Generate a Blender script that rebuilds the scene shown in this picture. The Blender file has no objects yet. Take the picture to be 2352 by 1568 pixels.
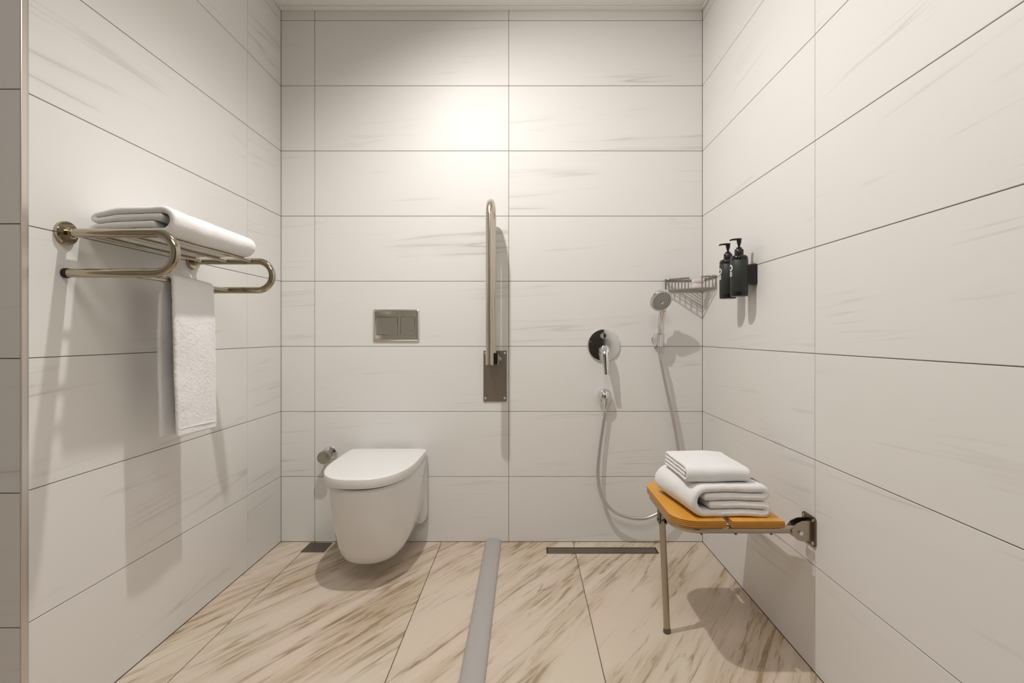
import bpy, bmesh, math, random
from mathutils import Vector, Matrix, noise

S = bpy.context.scene
COL = S.collection
PI = math.pi
random.seed(7)

# ------------------------------------------------------------------ camera, exposure, lights
DB = 2.307            # distance from the camera to the back wall
XL, XR = -1.125, 0.818
ZC = 2.450            # ceiling
HC = 0.9525           # camera height
YF = 1.115            # the wall that returns to the left of the frame
YR = -1.70            # rear wall, behind the camera
XA = -2.60            # far left wall of the vanity alcove

cd = bpy.data.cameras.new('camera')
cd.sensor_width = 36.0
cd.lens = 1150.0 / 2352.0 * 36.0
cd.shift_x = -30.0 / 2352.0
cd.shift_y = -15.0 / 2352.0
cd.clip_start = 0.01
cam = bpy.data.objects.new('camera', cd)
cam.location = (0, 0, HC)
cam.rotation_euler = (PI / 2, 0, 0)
COL.objects.link(cam)
S.camera = cam

S.view_settings.view_transform = 'Standard'
S.view_settings.look = 'None'
S.view_settings.gamma = 1.0
S.view_settings.use_curve_mapping = False
S.view_settings.exposure = -0.09

w = bpy.data.worlds.new('world')
S.world = w
w.use_nodes = True
w.node_tree.nodes['Background'].inputs[0].default_value = (0.9, 0.85, 0.8, 1)
w.node_tree.nodes['Background'].inputs[1].default_value = 0.05

DOWNLIGHTS = [  # x, y, watts, radius, cone, blend, gimbal tilt (towards the back wall, towards the right wall)
    (-0.39, 1.37, 86.0, 0.022, 160, 0.90, (11, 21)),
]
LIGHT_COL = (1.0, 0.972, 0.94)
for i, (lx, ly, wt, rad, cone, bl, tl) in enumerate(DOWNLIGHTS):
    ld = bpy.data.lights.new('downlight_beam', 'SPOT')
    ld.energy = wt
    ld.color = LIGHT_COL
    ld.shadow_soft_size = rad
    ld.spot_size = math.radians(cone)
    ld.spot_blend = bl
    lo = bpy.data.objects.new('downlight_beam', ld)
    lo.location = (lx, ly, ZC - 0.012)
    lo.rotation_euler = (math.radians(tl[0]), math.radians(-tl[1]), 0)
    COL.objects.link(lo)

FILL_PANEL = (0.00, 0.12, 0.70, 0.70, 8.0)   # unseen soft fill added over the camera: x, y, size x, size y, watts
ad = bpy.data.lights.new('added_fill_light', 'AREA')
ad.shape = 'RECTANGLE'
ad.size, ad.size_y = FILL_PANEL[2], FILL_PANEL[3]
ad.energy = FILL_PANEL[4]
ad.color = LIGHT_COL
ao = bpy.data.objects.new('added_fill_light', ad)
ao.location = (FILL_PANEL[0], FILL_PANEL[1], ZC - 0.02)
COL.objects.link(ao)

# ------------------------------------------------------------------ materials
def new_mat(name):
    m = bpy.data.materials.new(name)
    m.use_nodes = True
    nt = m.node_tree
    b = nt.nodes['Principled BSDF']
    return m, nt, b

def simple(name, col, rough=0.4, metal=0.0, ior=1.45, **kw):
    m, nt, b = new_mat(name)
    b.inputs['Base Color'].default_value = (*col, 1)
    b.inputs['Roughness'].default_value = rough
    b.inputs['Metallic'].default_value = metal
    b.inputs['IOR'].default_value = ior
    for k, v in kw.items():
        b.inputs[k].default_value = v
    return m

def nd(nt, typ, **props):
    n = nt.nodes.new(typ)
    for k, v in props.items():
        setattr(n, k, v)
    return n

def math_node(nt, op, a, b=None, clamp=False):
    n = nd(nt, 'ShaderNodeMath', operation=op, use_clamp=clamp)
    for i, v in enumerate((a, b)):
        if v is None:
            continue
        if isinstance(v, (int, float)):
            n.inputs[i].default_value = v
        else:
            nt.links.new(v, n.inputs[i])
    return n.outputs[0]

def maprange(nt, v, a, b, c=0.0, d=1.0):
    n = nd(nt, 'ShaderNodeMapRange', interpolation_type='SMOOTHSTEP')
    nt.links.new(v, n.inputs[0])
    for i, x in enumerate((a, b, c, d)):
        n.inputs[1 + i].default_value = x
    return n.outputs[0]

def noise_node(nt, vec, scale=1.0, detail=4.0, rough=0.5, dist=0.0):
    n = nd(nt, 'ShaderNodeTexNoise')
    nt.links.new(vec, n.inputs['Vector'])
    n.inputs['Scale'].default_value = scale
    n.inputs['Detail'].default_value = detail
    n.inputs['Roughness'].default_value = rough
    n.inputs['Distortion'].default_value = dist
    return n.outputs['Fac']

def tile_coords(nt, rot):
    """Object coordinates of the tile, shifted by a random amount per tile, turned to the grain."""
    tc = nd(nt, 'ShaderNodeTexCoord')
    oi = nd(nt, 'ShaderNodeObjectInfo')
    cx = nd(nt, 'ShaderNodeCombineXYZ')
    for k, f in enumerate((37.0, 61.0, 23.0)):
        nt.links.new(math_node(nt, 'MULTIPLY', oi.outputs['Random'], f), cx.inputs[k])
    mp = nd(nt, 'ShaderNodeMapping', vector_type='POINT')
    mp.inputs['Rotation'].default_value = rot
    nt.links.new(tc.outputs['Object'], mp.inputs['Vector'])
    ad = nd(nt, 'ShaderNodeVectorMath', operation='ADD')
    nt.links.new(mp.outputs[0], ad.inputs[0])
    nt.links.new(cx.outputs[0], ad.inputs[1])
    return ad.outputs[0]

def scaled(nt, vec, s):
    n = nd(nt, 'ShaderNodeVectorMath', operation='MULTIPLY')
    nt.links.new(vec, n.inputs[0])
    n.inputs[1].default_value = s
    return n.outputs[0]

def mixcol(nt, fac, a, b):
    n = nd(nt, 'ShaderNodeMix', data_type='RGBA')
    nt.links.new(fac, n.inputs['Factor'])
    for nm, v in (('A', a), ('B', b)):
        sock = [s for s in n.inputs if s.name == nm and s.type == 'RGBA'][0]
        if isinstance(v, tuple):
            sock.default_value = (*v, 1)
        else:
            nt.links.new(v, sock)
    return [o for o in n.outputs if o.type == 'RGBA'][0]

def ridge(nt, v, centre, width):
    d = math_node(nt, 'ABSOLUTE', math_node(nt, 'SUBTRACT', v, centre))
    return maprange(nt, d, 0.0, width, 1.0, 0.0)

def wall_tile_material():
    m, nt, b = new_mat('wall_tile')
    v = tile_coords(nt, (0, math.radians(3.2), 0))
    n1 = noise_node(nt, scaled(nt, v, (0.34, 1, 8.0)), 1.0, 3, 0.5, 0.06)
    n2 = noise_node(nt, scaled(nt, v, (0.65, 1, 22.0)), 1.0, 3, 0.5, 0.04)
    mask = maprange(nt, noise_node(nt, scaled(nt, v, (1.5, 1, 4.0)), 1.0, 2, 0.5), 0.53, 0.74)
    mask2 = maprange(nt, noise_node(nt, scaled(nt, v, (1.9, 1, 7.0)), 1.3, 2, 0.5), 0.52, 0.72)
    v1 = math_node(nt, 'MULTIPLY', ridge(nt, n1, 0.52, 0.014), mask)
    v2 = math_node(nt, 'MULTIPLY', ridge(nt, n2, 0.47, 0.020), mask2)
    soft = math_node(nt, 'MULTIPLY', ridge(nt, n1, 0.53, 0.075), mask)
    base = (0.80, 0.785, 0.758)
    c = mixcol(nt, math_node(nt, 'MULTIPLY', soft, 0.13), base, (0.48, 0.43, 0.39))
    c = mixcol(nt, math_node(nt, 'MULTIPLY', v1, 0.46), c, (0.42, 0.375, 0.34))
    c = mixcol(nt, math_node(nt, 'MULTIPLY', v2, 0.30), c, (0.45, 0.40, 0.37))
    nt.links.new(c, b.inputs['Base Color'])
    b.inputs['Roughness'].default_value = 0.48
    b.inputs['IOR'].default_value = 1.42
    return m

def floor_tile_material():
    m, nt, b = new_mat('floor_tile')
    v = tile_coords(nt, (0, 0, math.radians(-56)))
    wob = noise_node(nt, scaled(nt, v, (2.5, 2.5, 1)), 1.0, 2, 0.5)
    big = noise_node(nt, scaled(nt, v, (0.85, 2.9, 1)), 1.0, 4, 0.58, 0.35)
    n1 = noise_node(nt, scaled(nt, v, (1.4, 15.0, 1)), 1.0, 8, 0.62, 0.20)
    n2 = noise_node(nt, scaled(nt, v, (5.5, 62.0, 1)), 1.0, 5, 0.60, 0.35)
    n3 = noise_node(nt, scaled(nt, v, (0.9, 9.5, 1)), 1.0, 4, 0.5, 0.25)
    patch = maprange(nt, big, 0.37, 0.55)
    smear = math_node(nt, 'MULTIPLY', maprange(nt, n1, 0.36, 0.66), patch)
    dash = math_node(nt, 'MULTIPLY', maprange(nt, n2, 0.50, 0.60), maprange(nt, n1, 0.42, 0.55))
    dash = math_node(nt, 'MULTIPLY', dash, maprange(nt, big, 0.40, 0.53))
    vein = math_node(nt, 'MULTIPLY', ridge(nt, n3, 0.54, 0.016), maprange(nt, n2, 0.40, 0.56))
    vein = math_node(nt, 'MULTIPLY', vein, maprange(nt, big, 0.33, 0.48))
    tint = mixcol(nt, maprange(nt, wob, 0.35, 0.65), (0.665, 0.58, 0.47), (0.685, 0.57, 0.475))
    c = mixcol(nt, math_node(nt, 'MULTIPLY', smear, 0.74), tint, (0.47, 0.35, 0.225))
    c = mixcol(nt, math_node(nt, 'MULTIPLY', dash, 0.80), c, (0.31, 0.22, 0.125))
    c = mixcol(nt, math_node(nt, 'MULTIPLY', vein, 0.75), c, (0.26, 0.185, 0.11))
    nt.links.new(c, b.inputs['Base Color'])
    b.inputs['Roughness'].default_value = 0.42
    return m

def towel_material():
    m, nt, b = new_mat('terry_cloth')
    tc = nd(nt, 'ShaderNodeTexCoord')
    n = noise_node(nt, tc.outputs['Object'], 420.0, 3, 0.7)
    bp = nd(nt, 'ShaderNodeBump')
    bp.inputs['Strength'].default_value = 0.55
    bp.inputs['Distance'].default_value = 0.0016
    nt.links.new(n, bp.inputs['Height'])
    nt.links.new(bp.outputs[0], b.inputs['Normal'])
    b.inputs['Base Color'].default_value = (0.86, 0.85, 0.845, 1)
    b.inputs['Roughness'].default_value = 0.95
    b.inputs['Specular IOR Level'].default_value = 0.15
    b.inputs['Sheen Weight'].default_value = 0.25
    b.inputs['Sheen Roughness'].default_value = 0.5
    return m

def wood_material():
    m, nt, b = new_mat('varnished_plywood')
    tc = nd(nt, 'ShaderNodeTexCoord')
    g = noise_node(nt, scaled(nt, tc.outputs['Object'], (42.0, 4.0, 42.0)), 1.0, 5, 0.6, 0.3)
    c = mixcol(nt, maprange(nt, g, 0.3, 0.7), (0.66, 0.31, 0.038), (0.74, 0.37, 0.058))
    # plies show as dark bands on the cut edge only
    geo = nd(nt, 'ShaderNodeNewGeometry')
    sx = nd(nt, 'ShaderNodeSeparateXYZ')
    nt.links.new(geo.outputs['Normal'], sx.inputs[0])
    side = maprange(nt, math_node(nt, 'ABSOLUTE', sx.outputs['Z']), 0.75, 0.35)
    sp = nd(nt, 'ShaderNodeSeparateXYZ')
    nt.links.new(tc.outputs['Object'], sp.inputs[0])
    wv = math_node(nt, 'SINE', math_node(nt, 'MULTIPLY', sp.outputs['Z'], 2 * PI / 0.0056))
    band = math_node(nt, 'MULTIPLY', maprange(nt, wv, -0.2, 0.5), side)
    c = mixcol(nt, math_node(nt, 'MULTIPLY', side, 0.35), c, (0.50, 0.20, 0.03))
    c = mixcol(nt, math_node(nt, 'MULTIPLY', band, 0.75), c, (0.20, 0.065, 0.012))
    nt.links.new(c, b.inputs['Base Color'])
    b.inputs['Roughness'].default_value = 0.38
    return m

def brushed(name, col, rough, axis):
    m, nt, b = new_mat(name)
    tc = nd(nt, 'ShaderNodeTexCoord')
    sc = [900.0, 900.0, 900.0]
    sc[axis] = 12.0
    n = noise_node(nt, scaled(nt, tc.outputs['Object'], tuple(sc)), 1.0, 2, 0.5)
    r = maprange(nt, n, 0.3, 0.7, rough - 0.06, rough + 0.08)
    nt.links.new(r, b.inputs['Roughness'])
    b.inputs['Base Color'].default_value = (*col, 1)
    b.inputs['Metallic'].default_value = 1.0
    return m

def hose_material():
    m, nt, b = new_mat('steel_hose')
    b.inputs['Base Color'].default_value = (0.62, 0.60, 0.60, 1)
    b.inputs['Metallic'].default_value = 0.85
    b.inputs['Roughness'].default_value = 0.28
    return m

M = {
    'wall': wall_tile_material(),
    'floor': floor_tile_material(),
    'grout': simple('grout', (0.33, 0.295, 0.255), 0.9),
    'floor_grout': simple('floor_grout', (0.16, 0.12, 0.09), 0.9),
    'paint': simple('ceiling_paint', (0.92, 0.90, 0.87), 0.85),
    'alu': simple('satin_trim', (0.66, 0.62, 0.57), 0.32, 0.7),
    'ceramic': simple('white_ceramic', (0.80, 0.79, 0.77), 0.07, 0.0, 1.5),
    'seat': simple('white_plastic', (0.83, 0.82, 0.80), 0.14, 0.0, 1.48),
    'chrome': simple('chrome', (0.74, 0.75, 0.75), 0.05, 1.0),
    'satin_chrome': simple('satin_chrome', (0.66, 0.65, 0.60), 0.12, 1.0),
    'dull_chrome': simple('dull_chrome', (0.40, 0.38, 0.34), 0.22, 1.0),
    'wire': simple('chromed_wire', (0.42, 0.40, 0.36), 0.18, 1.0),
    'nickel': simple('polished_nickel', (0.45, 0.395, 0.305), 0.12, 1.0),
    'steel': brushed('brushed_steel', (0.60, 0.545, 0.46), 0.24, 2),
    'plate': brushed('dull_steel_plate', (0.36, 0.32, 0.275), 0.38, 2),
    'bench_steel': simple('bench_steel', (0.44, 0.385, 0.31), 0.26, 1.0),
    'dark_steel': simple('dark_steel', (0.20, 0.165, 0.125), 0.35, 1.0),
    'drain': brushed('drain_steel', (0.24, 0.205, 0.165), 0.36, 0),
    'black': simple('black_plastic', (0.010, 0.010, 0.010), 0.30),
    'black_rubber': simple('black_rubber', (0.02, 0.018, 0.016), 0.7),
    'hole': simple('dark_recess', (0.012, 0.010, 0.008), 0.9),
    'bottle': simple('dark_green_bottle', (0.018, 0.023, 0.018), 0.22),
    'bottle_label': simple('green_black_label', (0.024, 0.030, 0.024), 0.45),
    'bottle_ends': simple('black_gloss', (0.008, 0.008, 0.008), 0.16),
    'print': simple('white_print', (0.82, 0.80, 0.78), 0.5),
    'soap': simple('pale_pink_card', (0.80, 0.72, 0.70), 0.6),
    'soap_white': simple('white_card', (0.82, 0.78, 0.76), 0.6),
    'red': simple('red_print', (0.55, 0.12, 0.13), 0.6),
    'rubber_strip': simple('grey_rubber', (0.43, 0.41, 0.39), 0.38),
    'towel': towel_material(),
    'wood': wood_material(),
    'hose': hose_material(),
    'spray': simple('spray_face', (0.66, 0.65, 0.62), 0.35, 0.0),
    'nozzle': simple('nozzle_rubber', (0.13, 0.12, 0.11), 0.6),
    'door': simple('dark_door', (0.030, 0.020, 0.015), 0.45),
    'grey_wall': simple('grey_plastic', (0.55, 0.57, 0.58), 0.3),
}
def lamp_material():
    m, nt, b = new_mat('lamp_lens')  # shared by the downlight and the added fill panel
    b.inputs['Base Color'].default_value = (0.9, 0.9, 0.9, 1)
    b.inputs['Emission Color'].default_value = (*LIGHT_COL, 1)
    b.inputs['Emission Strength'].default_value = 4.0
    return m
M['lamp'] = lamp_material()

# ------------------------------------------------------------------ helpers
def finish(name, bm, mat, parent=None, smooth=True, angle=35, loc=None):
    bmesh.ops.recalc_face_normals(bm, faces=bm.faces)
    me = bpy.data.meshes.new(name)
    bm.to_mesh(me)
    bm.free()
    return link_mesh(name, me, mat, parent, smooth, angle, loc)

def link_mesh(name, me, mat, parent=None, smooth=True, angle=35, loc=None):
    me.materials.append(M[mat] if isinstance(mat, str) else mat)
    if smooth:
        me.polygons.foreach_set('use_smooth', [True] * len(me.polygons))
        me.set_sharp_from_angle(angle=math.radians(angle))
    o = bpy.data.objects.new(name, me)
    COL.objects.link(o)
    if parent is not None:
        o.parent = parent
    if loc is not None:
        o.location = loc
    return o

def thing(name, label, cat, loc=(0, 0, 0), rotz=0.0, group=None):
    o = bpy.data.objects.new(name, None)
    COL.objects.link(o)
    o.empty_display_size = 0.05
    o.location = loc
    o.rotation_euler = (0, 0, rotz)
    o['label'] = label
    o['category'] = cat
    if group:
        o['group'] = group
    return o

def tag(o, label, cat, group=None):
    o['label'] = label
    o['category'] = cat
    if group:
        o['group'] = group
    return o

def structure(o, label):
    o['kind'] = 'structure'
    o['label'] = label
    return o

def box(bm, lo, hi, bevel=0.0, seg=2):
    c = [(a + b) / 2 for a, b in zip(lo, hi)]
    s = [abs(b - a) for a, b in zip(lo, hi)]
    r = bmesh.ops.create_cube(bm, size=1.0, matrix=Matrix.Translation(c) @ Matrix.Diagonal((*s, 1)))
    if bevel > 0:
        es = list({e for v in r['verts'] for e in v.link_edges})
        bmesh.ops.bevel(bm, geom=es, offset=bevel, segments=seg, profile=0.5, affect='EDGES')

def frames(pts):
    pts = [Vector(p) for p in pts]
    n = len(pts)
    ts = []
    for i in range(n):
        a = pts[max(i - 1, 0)]
        b = pts[min(i + 1, n - 1)]
        ts.append((b - a).normalized())
    t0 = ts[0]
    up = Vector((0, 0, 1)) if abs(t0.z) < 0.9 else Vector((1, 0, 0))
    nrm = (up - t0 * up.dot(t0)).normalized()
    out = []
    for i in range(n):
        if i:
            nrm = nrm - ts[i] * nrm.dot(ts[i])
            nrm.normalize()
        out.append((pts[i], nrm.copy(), ts[i].cross(nrm).normalized()))
    return out

def tube(bm, pts, r, seg=16, caps=True):
    fr = frames(pts)
    rs = r if isinstance(r, (list, tuple)) else [r] * len(pts)
    rings = []
    for (p, a, b), rr in zip(fr, rs):
        rings.append([bm.verts.new(p + (a * math.cos(t) + b * math.sin(t)) * rr)
                      for t in (2 * PI * k / seg for k in range(seg))])
    for r0, r1 in zip(rings, rings[1:]):
        for k in range(seg):
            bm.faces.new((r0[k], r0[(k + 1) % seg], r1[(k + 1) % seg], r1[k]))
    if caps:
        bm.faces.new(rings[0][::-1])
        bm.faces.new(rings[-1])

def lathe(bm, prof, origin, axis, seg=32, cap=True):
    """prof: list of (radius, height) along axis"""
    ax = Vector(axis).normalized()
    up = Vector((0, 0, 1)) if abs(ax.z) < 0.9 else Vector((1, 0, 0))
    a = (up - ax * up.dot(ax)).normalized()
    b = ax.cross(a)
    o = Vector(origin)
    rings = []
    for r, h in prof:
        r = max(r, 1e-5)
        rings.append([bm.verts.new(o + ax * h + (a * math.cos(t) + b * math.sin(t)) * r)
                      for t in (2 * PI * k / seg for k in range(seg))])
    for r0, r1 in zip(rings, rings[1:]):
        for k in range(seg):
            bm.faces.new((r0[k], r0[(k + 1) % seg], r1[(k + 1) % seg], r1[k]))
    if cap:
        bm.faces.new(rings[0][::-1])
        bm.faces.new(rings[-1])

def loft(bm, rings, cap=True):
    vs = [[bm.verts.new(p) for p in r] for r in rings]
    n = len(vs[0])
    for r0, r1 in zip(vs, vs[1:]):
        for k in range(n):
            bm.faces.new((r0[k], r0[(k + 1) % n], r1[(k + 1) % n], r1[k]))
    if cap:
        bm.faces.new(vs[0][::-1])
        bm.faces.new(vs[-1])

def arc(c, r, a0, a1, n, u, v):
    """points on a circle in the plane of u and v"""
    c, u, v = Vector(c), Vector(u), Vector(v)
    return [c + u * (r * math.cos(a0 + (a1 - a0) * k / n)) + v * (r * math.sin(a0 + (a1 - a0) * k / n)) for k in range(n + 1)]

def prism(bm, poly, z0, z1, bevel=0.0, seg=2):
    lo = [bm.verts.new((x, y, z0)) for x, y in poly]
    hi = [bm.verts.new((x, y, z1)) for x, y in poly]
    n = len(poly)
    fs = [bm.faces.new(lo[::-1]), bm.faces.new(hi)]
    for k in range(n):
        bm.faces.new((lo[k], lo[(k + 1) % n], hi[(k + 1) % n], hi[k]))
    if bevel:
        es = [e for f in fs for e in f.edges]
        bmesh.ops.bevel(bm, geom=list(set(es)), offset=bevel, segments=seg, profile=0.5, affect='EDGES')

def smooth_path(ctrl, per=10):
    """Catmull-Rom through control points"""
    P = [Vector(c) for c in ctrl]
    P = [P[0] * 2 - P[1]] + P + [P[-1] * 2 - P[-2]]
    out = []
    for i in range(1, len(P) - 2):
        p0, p1, p2, p3 = P[i - 1:i + 3]
        for k in range(per):
            t = k / per
            out.append(0.5 * ((2 * p1) + (p2 - p0) * t + (2 * p0 - 5 * p1 + 4 * p2 - p3) * t * t + (3 * p1 - p0 - 3 * p2 + p3) * t ** 3))
    out.append(P[-2])
    return out

# ------------------------------------------------------------------ room shell: walls of separate tiles
ROW = 0.30
GAP = 0.0023
TH = 0.003
ROWS = [(k * ROW, (k + 1) * ROW) for k in range(8)] + [(8 * ROW, ZC)]
_tile_cache = {}

def tile_mesh(wd, ht, mat):
    key = (round(wd, 4), round(ht, 4), mat)
    if key not in _tile_cache:
        bm = bmesh.new()
        if mat == 'floor':
            box(bm, (-wd / 2, -ht / 2, -TH), (wd / 2, ht / 2, 0), 0.0006, 1)
        else:
            box(bm, (-wd / 2, 0, -ht / 2), (wd / 2, TH, ht / 2), 0.0006, 1)
        bmesh.ops.recalc_face_normals(bm, faces=bm.faces)
        me = bpy.data.meshes.new('tile')
        bm.to_mesh(me)
        bm.free()
        me.materials.append(M[mat])
        _tile_cache[key] = me
    return _tile_cache[key]

def tile(wd, ht, mat, parent, loc, rotz):
    o = bpy.data.objects.new('tile', tile_mesh(wd, ht, mat))
    COL.objects.link(o)
    o.parent = parent
    o.location = loc
    o.rotation_euler = (0, 0, rotz)
    return o

def tiled_wall(name, label, slab_lo, slab_hi, cols, place, rotz, rows=ROWS):
    bm = bmesh.new()
    box(bm, slab_lo, slab_hi)
    wl = structure(finish(name, bm, 'grout', smooth=False), label)
    for (u0, u1) in cols:
        for (z0, z1) in rows:
            wd, ht = (u1 - u0) - GAP, (z1 - z0) - GAP
            tile(wd, ht, 'wall', wl, place((u0 + u1) / 2, (z0 + z1) / 2), rotz)
    return wl

TW = 0.8943
xb1 = XL + 0.1555
xb2 = xb1 + TW
tiled_wall('wall_back', 'back wall of large pale marble-look tiles', (XL - 0.1, DB + TH, -0.1), (XR + 0.1, DB + 0.1, ZC + 0.1),
           [(XL, xb1), (xb1, xb2), (xb2, XR)], lambda u, z: (u, DB, z), 0.0)
yl1 = 0.8793 * DB
tiled_wall('wall_left', 'left wall of pale marble-look tiles behind the towel rack', (XL - 0.1, YF + 0.004, -0.1), (XL - TH, DB + 0.0, ZC + 0.1),
           [(YF + 0.019, yl1), (yl1, DB)], lambda u, z: (XL, u, z), PI / 2)
yr1 = 0.6126 * DB
tiled_wall('wall_right', 'right wall of pale marble-look tiles behind the shower bench', (XR + TH, YR - 0.1, -0.1), (XR + 0.1, DB + 0.0, ZC + 0.1),
           [(yr1, DB), (yr1 - TW, yr1), (yr1 - 2 * TW, yr1 - TW), (YR, yr1 - 2 * TW)], lambda u, z: (XR, u, z), -PI / 2)
tiled_wall('wall_front', 'shaded tiled wall at the left edge, facing the camera', (XA - 0.1, YF + TH, -0.1), (XL - 0.1, YF + 0.1, ZC + 0.1),
           [(XA, XL + 0.0045 - TW), (XL + 0.0045 - TW, XL + 0.0045)], lambda u, z: (u, YF, z), 0.0)
for wname, lab, lo, hi in (
        ('wall_rear', 'rear wall behind the camera', (XA - 0.1, YR - 0.1, -0.1), (XR + 0.1, YR, ZC + 0.1)),
        ('wall_alcove', 'far left wall of the vanity alcove', (XA - 0.1, YR, -0.1), (XA, YF + 0.0, ZC + 0.1))):
    bm = bmesh.new()
    box(bm, lo, hi)
    structure(finish(wname, bm, 'paint', smooth=False), lab)

# floor of 600 x 1200 tiles
bm = bmesh.new()
box(bm, (XA, YR, -0.12), (XR, DB, -TH))
fl = structure(finish('floor', bm, 'floor_grout', smooth=False), 'beige marble-look tiled floor with brown diagonal veins')
xs = [XA, -2.1805, -1.5805, -0.9805, -0.3845, 0.2208, XR]
FG = 0.0026
for a, b_ in zip(xs, xs[1:]):
    for y0, y1 in ((DB - 1.2, DB), (DB - 2.4, DB - 1.2), (DB - 3.6, DB - 2.4), (YR, DB - 3.6)):
        if b_ < XL - 0.3 and y1 > YF:
            y1 = YF
        aa = max(a, XL) if y0 > 1.0 else a
        if y0 > 1.0 and b_ <= XL:
            continue
        tile(b_ - aa - FG, y1 - y0 - FG, 'floor', fl, ((aa + b_) / 2, (y0 + y1) / 2, 0), 0.0)

# ceiling with a shallow plaster step along the wall
bm = bmesh.new()
box(bm, (XA, YR, ZC), (XR, DB, ZC + 0.1))
cl = structure(finish('ceiling', bm, 'paint', smooth=False), 'plain painted ceiling')
bm = bmesh.new()
box(bm, (XL + 0.001, DB - 0.03, ZC - 0.004), (XR - 0.001, DB - 0.0005, ZC - 0.0003), 0.0015, 1)
structure(finish('trim_1', bm, 'paint', smooth=False), 'thin plaster bead where ceiling meets back wall')
bm = bmesh.new()
box(bm, (XR - 0.012, 1.2, ZC - 0.010), (XR - 0.0005, DB - 0.031, ZC - 0.0003), 0.003, 2)
structure(finish('trim_2', bm, 'paint', smooth=False), 'thin plaster bead where ceiling meets right wall')
# satin corner profile on the outer corner at the left
bm = bmesh.new()
poly = [(XL - 0.0045, YF + 0.0185), (XL + 0.0012, YF + 0.0185), (XL + 0.0030, YF + 0.012), (XL + 0.0036, YF + 0.004),
        (XL + 0.0040, YF + 0.0005), (XL + 0.0030, YF - 0.0006), (XL - 0.0045 + 0.0055, YF - 0.0006), (XL + 0.0006, YF + 0.004), (XL - 0.0045, YF + 0.006)]
prism(bm, poly, 0.0005, ZC - 0.0005)
structure(finish('trim_3', bm, 'alu', smooth=False), 'satin metal corner profile at the left outer corner')

# dark door leaf standing open behind the camera
YD = -0.50
bm = bmesh.new()
box(bm, (-0.02, YD, 0.008), (0.800, YD + 0.040, 2.10), 0.003, 1)
dr = structure(finish('door_1', bm, 'door', smooth=False), 'dark brown door leaf standing open behind the camera')
bm = bmesh.new()
tube(bm, [(0.06, YD + 0.041, 1.03), (0.06, YD + 0.085, 1.03), (0.18, YD + 0.085, 1.03)], 0.009, 12)
finish('door_handle', bm, 'satin_chrome', dr)

# ceiling downlight, then the added fill panel
for i, (lx, ly, wt, rad, cone, bl, tl) in enumerate(DOWNLIGHTS):
    t = thing('ceiling_downlight', 'round recessed ceiling downlight above the toilet area', 'ceiling light', (lx, ly, ZC))
    bm = bmesh.new()
    lathe(bm, [(0.036, -0.001), (0.050, -0.001), (0.050, -0.004), (0.047, -0.006), (0.038, -0.006), (0.036, -0.003), (0.036, -0.001)], (0, 0, 0), (0, 0, 1), 32, cap=False)
    finish('ring', bm, 'paint', t)
    bm = bmesh.new()
    lathe(bm, [(0.035, -0.0005), (0.035, -0.003)], (0, 0, 0), (0, 0, 1), 32)
    finish('lens', bm, 'lamp', t)

t = thing('added_fill_panel', 'flat square fill light panel added out of view above the camera', 'ceiling light', (FILL_PANEL[0], FILL_PANEL[1], ZC))  # no known fixture here, added only to soften the shadows
pw, pd = FILL_PANEL[2] / 2, FILL_PANEL[3] / 2
bm = bmesh.new()
box(bm, (-pw, -pd, -0.008), (pw, pd, -0.0006))
finish('lens', bm, 'lamp', t, smooth=False)  # glowing face of the added fill panel
bm = bmesh.new()
for lo, hi in (((-pw - .015, -pd - .015), (pw + .015, -pd)), ((-pw - .015, pd), (pw + .015, pd + .015)), ((-pw - .015, -pd), (-pw, pd)), ((pw, -pd), (pw + .015, pd))):
    box(bm, (*lo, -0.012), (*hi, -0.0006))
finish('frame', bm, 'paint', t, smooth=False)

# ------------------------------------------------------------------ toilet
def d_ring(xc, hw, y_back, y_front, z, n=40, k=2.6, sq=0.0):
    """D outline: straight back on the wall side, superellipse towards the room"""
    ym = y_back - (y_back - y_front) * 0.36
    pts = []
    # back right -> back left handled by rounded corners
    rc = min(0.03, hw * 0.3)
    for j in range(6):
        a = PI / 2 * j / 5
        pts.append((xc + hw - rc + rc * math.cos(a), y_back - rc + rc * math.sin(a), z))
    for j in range(6):
        a = PI / 2 + PI / 2 * j / 5
        pts.append((xc - hw + rc + rc * math.cos(a), y_back - rc + rc * math.sin(a), z))
    L = ym - y_front
    for j in range(n + 1):
        a = PI + PI * j / n
        ca, sa = math.cos(a), math.sin(a)
        x = xc + hw * math.copysign(abs(ca) ** (2 / k), ca)
        y = ym - L * abs(sa) ** (2 / k)
        pts.append((x, y, z))
    return pts

TX = -0.612
WL_ = DB - 0.0008
t = thing('wall_hung_toilet', 'white wall-hung toilet with its lid closed', 'toilet', (0, 0, 0))
bm = bmesh.new()
rings = []
prof = [  # z, half width, front y, back y
    (0.3930, 0.1600, 1.802, WL_), (0.3950, 0.1640, 1.796, WL_), (0.3880, 0.1670, 1.792, WL_), (0.370, 0.1665, 1.794, WL_),
    (0.330, 0.1640, 1.799, WL_), (0.280, 0.1600, 1.807, WL_), (0.230, 0.1550, 1.818, WL_), (0.185, 0.1490, 1.832, WL_ - 0.002),
    (0.150, 0.1420, 1.846, WL_ - 0.030), (0.120, 0.1330, 1.862, WL_ - 0.075), (0.098, 0.1220, 1.880, WL_ - 0.115), (0.083, 0.1080, 1.900, WL_ - 0.145),
    (0.074, 0.0900, 1.925, WL_ - 0.172), (0.0705, 0.0600, 1.962, WL_ - 0.21)]
for z, hw, yf, yb in prof:
    rings.append(d_ring(TX, hw, yb, yf, z, k=2.35))
loft(bm, rings)
bo = finish('bowl', bm, 'ceramic', t, angle=50)
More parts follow.
